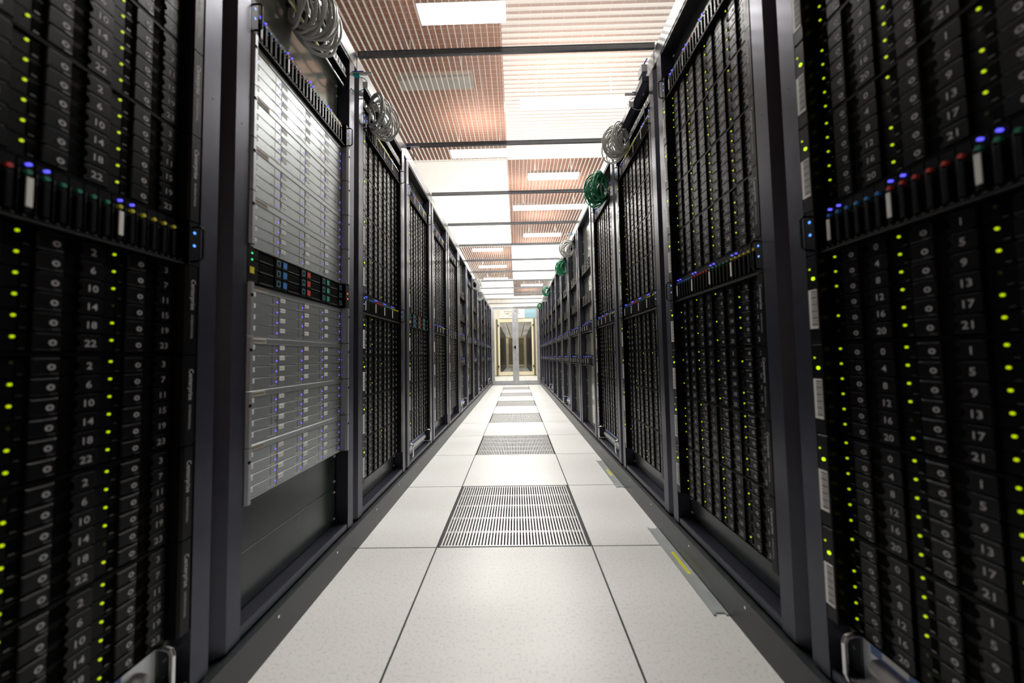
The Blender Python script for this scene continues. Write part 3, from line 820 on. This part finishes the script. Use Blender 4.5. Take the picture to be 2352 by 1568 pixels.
plug(-1,1.265,1.872,'white plug with teal boot and looped lead beside the silver rack top',M_TEAL,M_TEAL,1)
plug(1,1.450,1.905,'plug with teal boot and looped lead at the right row top',M_TEAL,M_CABLE,2)
plug(-1,1.905,1.985,'black plug with pink looped lead at the second left beam',M_DRIVE,M_PINK,3)
plug(1,3.30,1.955,'small teal plug near the grey coil farther along the right row',M_TEAL,M_CABLE,4)
# slotted cable rails at the rack tops
def slot_rail(side, k, label):
    loc, rz = place(side, k, 0)
    t = thing('cable_rail', label, 'cable rail', loc, rz, 'slotted cable rails at the rack tops')
    m = MB(); m.box(-.241,.241,.010,.046,1.852,1.880,M_INNER)
    for q in range(26): m.box(-.234+q*.018,-.224+q*.018,.0088,.010,1.857,1.875,M_LABEL if q%2 else M_GRATE)
    m.obj('slotted_bar', t)
    m = MB(); m.tube([(-.235,.006,1.790),(.200,.006,1.790),(.2360,.020,1.800)],.0032,M_METAL,8); m.tube([(-.235,.006,1.842),(.225,.006,1.842),(.236,.020,1.835)],.0026,M_METAL,8)
    m.obj('wire_bar', t, True)
    m = MB(); m.box(-.10,.06,.0015,.0060,1.7875,1.7925,M_YELLOW); m.obj('yellow_tape', t)
for k, lb in ((1,'slotted cable rail with yellow tape above the silver arrays'),(2,'slotted cable rail behind the grey coil, third rack of left row')): slot_rail(-1,k,lb)
slot_rail(1,2,'slotted cable rail behind the grey coil, third rack of right row')
t = thing('cable_duct','dark square cable duct running along the top of the right row','cable duct',(.585,1.52,1.895))
m = MB(); m.bbox(-.010,.020,-.165,.12,-.014,.014,M_FRAME,.003); m.obj('duct_body', t)
t = thing('junction_box','small pale grey box with blue lead hanging under the right roof edge','junction box',(.590,1.375,1.952))
m = MB(); m.bbox(-.012,.012,-.014,.030,-.022,.014,M_SILVER2,.003); m.obj('box_body', t)
m = MB(); m.tube([(.0,.0,.015),(.006,.0,.030),(.014,-.006,.044)],.0030,M_BLUEP,8); m.obj('blue_lead', t, True)

# ------------------------------------------------------------------ glass double door at the aisle end
DY = 8.55
b = MB()
b.box(-.66,-.60,DY-.03,DY+.03,0,2.045,M_ALU); b.box(.60,.66,DY-.03,DY+.03,0,2.045,M_ALU)
b.box(-.60,.60,DY-.03,DY+.03,1.975,2.045,M_ALU); b.box(-.60,.60,DY-.045,DY+.03,0,.030,M_ALU); b.box(-.60,.60,DY-.050,DY-.045,0,.006,M_INNER)
b.box(-.60,.60,DY-.036,DY-.03,1.992,2.000,M_INNER)
struct(b, 'door_frame')
for i, (x0, x1) in enumerate(((-.598,-.002),(.002,.598))):
    r = bpy.data.objects.new(f'door_{i+1}', None); COL.objects.link(r); r['kind'] = 'structure'
    m = MB(); w = .066 if True else 0
    hx0 = x0+ (.052 if i == 0 else .076); hx1 = x1-(.076 if i == 0 else .052)
    m.box(x0,hx0,DY-.02,DY+.02,.034,1.972,M_ALU); m.box(hx1,x1,DY-.02,DY+.02,.034,1.972,M_ALU)
    m.box(hx0,hx1,DY-.02,DY+.02,.034,.105,M_ALU); m.box(hx0,hx1,DY-.02,DY+.02,1.955,1.972,M_ALU)
    m.obj('leaf_frame', r)
    m = MB(); m.box(hx0,hx1,DY-.003,DY+.003,.105,1.955,M_GLASS); m.obj('glass_pane', r)
m = MB(); m.box(-.030,.010,DY-.032,DY-.02,.93,1.00,M_INNER); m.box(-.055,-.020,DY-.045,DY-.032,.965,.980,M_INNER); m.obj('door_handle', bpy.data.objects['door_1'])
m = MB(); m.disc(.0,DY-.026,1.90,.012,M_INNER,10,.006); m.obj('door_lock', bpy.data.objects['door_2'])
m = MB(); m.box(-.006,.010,DY-.032,DY-.02,.03,.22,M_METAL); m.obj('door_bolt', bpy.data.objects['door_2'])

# ------------------------------------------------------------------ beyond the doors: cross aisle and a second aisle
WY = 12.4
b = MB()
b.box(-2.2,-.60,WY,WY+.10,.02,2.14,M_CREAM); b.box(.60,2.2,WY,WY+.10,.02,2.14,M_CREAM); b.box(-.60,.60,WY,WY+.10,2.02,2.14,M_CREAM)
b.box(-.60,.60,WY,WY+.10,.02,.15,M_CREAM); b.box(-2.2,2.2,WY+.01,WY+.10,0,.02,M_INNER)
b.box(-2.2,2.2,WY+.02,WY+.10,2.14,3.0,M_CREAM2)
struct(b, 'wall_beyond')
for s in (-1,1):
    b = MB(); a0, a1 = sorted((s*.665, s*.735)); b.box(a0,a1,WY-.03,WY,.02,2.13,M_DARKPOST); 
    for z in (.32,1.86): b.box(min(s*.635,s*.67),max(s*.635,s*.67),WY-.045,WY-.005,z,z+.07,M_INNER)
    o = b.obj('door_pillar'); tag(o, f'dark brown upright with hinges on the {"left" if s<0 else "right"} of the cream doorway', 'pillar', 'brown uprights of the cream doorway')
t = thing('hanging_sign','cream sign with dark lettering above the far cream doorway','sign',(0,WY-.02,2.16))
m = MB(); m.box(-.60,.345,-.02,0,0,.34,M_SIGN); m.obj('sign_board', t)
m = MB()
for tx, tz in (('WORLDWIDE LHC',.245),('COMPUTING GRID',.165),('(WLCG)',.085)): m.text(tx,-.125,-.022,tz,.070,M_SEAM,0,'CENTER',True)
m.obj('lettering', t)
o = MB().box(.36,1.10,WY-.012,WY+.015,2.15,2.62,M_SKYBLUE).obj('wall_board'); tag(o,'pale blue board beside the cream sign over the far doorway','board')
# second aisle racks (simple, tiny in view)
m = MB(); m.box(-.295,.295,.0,.9,.02,2.0,M_BLANK)
for sx in (-1,1): m.bbox(min(sx*.298,sx*.255),max(sx*.298,sx*.255),-.012,.02,.02,2.0,M_FRAME,.002)
for z, h in ((.08,.5),(.60,.38),(1.0,.44),(1.46,.48)): m.bbox(-.25,.25,-.006,.0,z,z+h,M_BLANK,.002)
FR = m.mesh('server_rack')
for s in (-1,1):
    for k in range(14):
        o = inst(FR,'server_rack',None,(s*.66, WY+.42+.6*k+.3, 0), PI/2 if s < 0 else -PI/2)
        tag(o, f'dim rack beyond the far cream doorway, {ORD[k]} in its {ROW[s]} row', 'server rack', 'racks of the second aisle')
b = MB(); b.box(-.66,.66,WY+.1,21.6,2.03,2.045,M_CLEAR)
for q in range(60): b.box(-.66,.66,WY+.15+q*.155,WY+.19+q*.155,2.035,2.042,M_WEB)
for x in (-.35,.0,.35): b.box(x-.02,x+.02,WY+.1,21.6,2.012,2.03,M_CREAM2)
o = b.obj('roof_sheet'); tag(o,'distant ribbed roof over the second aisle beyond the cream doorway','roof sheet')
b = MB(); EY = 21.6
b.box(-.66,-.50,EY,EY+.06,0,2.02,M_CREAM); b.box(.50,.66,EY,EY+.06,0,2.02,M_CREAM); b.box(-.50,.50,EY,EY+.06,1.90,2.02,M_CREAM); b.box(-.5,.5,EY,EY+.06,.06,.18,M_CREAM)
struct(b,'door_frame')
r = bpy.data.objects.new('door_3', None); COL.objects.link(r); r['kind'] = 'structure'
m = MB(); m.box(-.50,.50,EY+.02,EY+.04,.18,1.90,M_BROWN); m.obj('door_panel', r)

# ------------------------------------------------------------------ world, camera, view
w = bpy.data.worlds.new('World'); sc.world = w; w.use_nodes = True
w.node_tree.nodes['Background'].inputs['Color'].default_value = (.55,.58,.62,1)
w.node_tree.nodes['Background'].inputs['Strength'].default_value = .02
F, PITCH, YAW, ROLL, CX, CZ = 760.27, .0443, -.0135, .0179, .024, .735
cam = bpy.data.cameras.new('Camera'); co = bpy.data.objects.new('Camera', cam); COL.objects.link(co); sc.camera = co
cam.sensor_width = 36; cam.lens = F/2352*36; cam.clip_start = .02; cam.clip_end = 100
# camera axes: forward, right, up; YAW turns to the left for negative values
cy, sy = math.cos(YAW), math.sin(YAW)
fw = Vector((-sy*-1*0+math.sin(YAW)*1*0, 0, 0))
R0 = Vector((cy, -sy, 0)); F0 = Vector((sy, cy, 0)); U0 = Vector((0,0,1))
Fw = F0*math.cos(PITCH)+U0*math.sin(PITCH); Up = -F0*math.sin(PITCH)+U0*math.cos(PITCH)
# image rolled counter-clockwise by ROLL = camera rolled clockwise
R1 = R0*math.cos(ROLL)-Up*math.sin(ROLL); U1 = R0*math.sin(ROLL)+Up*math.cos(ROLL)
co.matrix_world = Matrix(((R1.x,U1.x,-Fw.x,CX),(R1.y,U1.y,-Fw.y,0),(R1.z,U1.z,-Fw.z,CZ),(0,0,0,1)))
cam.dof.use_dof = True; cam.dof.focus_distance = 2.6; cam.dof.aperture_fstop = 2.1
vs = sc.view_settings; sc.display_settings.display_device = 'sRGB'
vs.view_transform = 'Standard'; vs.look = 'None'; vs.exposure = -.06; vs.gamma = 1; vs.use_curve_mapping = False
sc.cycles.transparent_max_bounces = 40
sc.cycles.max_bounces = 6; sc.cycles.diffuse_bounces = 3; sc.cycles.glossy_bounces = 3; sc.cycles.adaptive_threshold = .03
sc.cycles.sample_clamp_indirect = 6
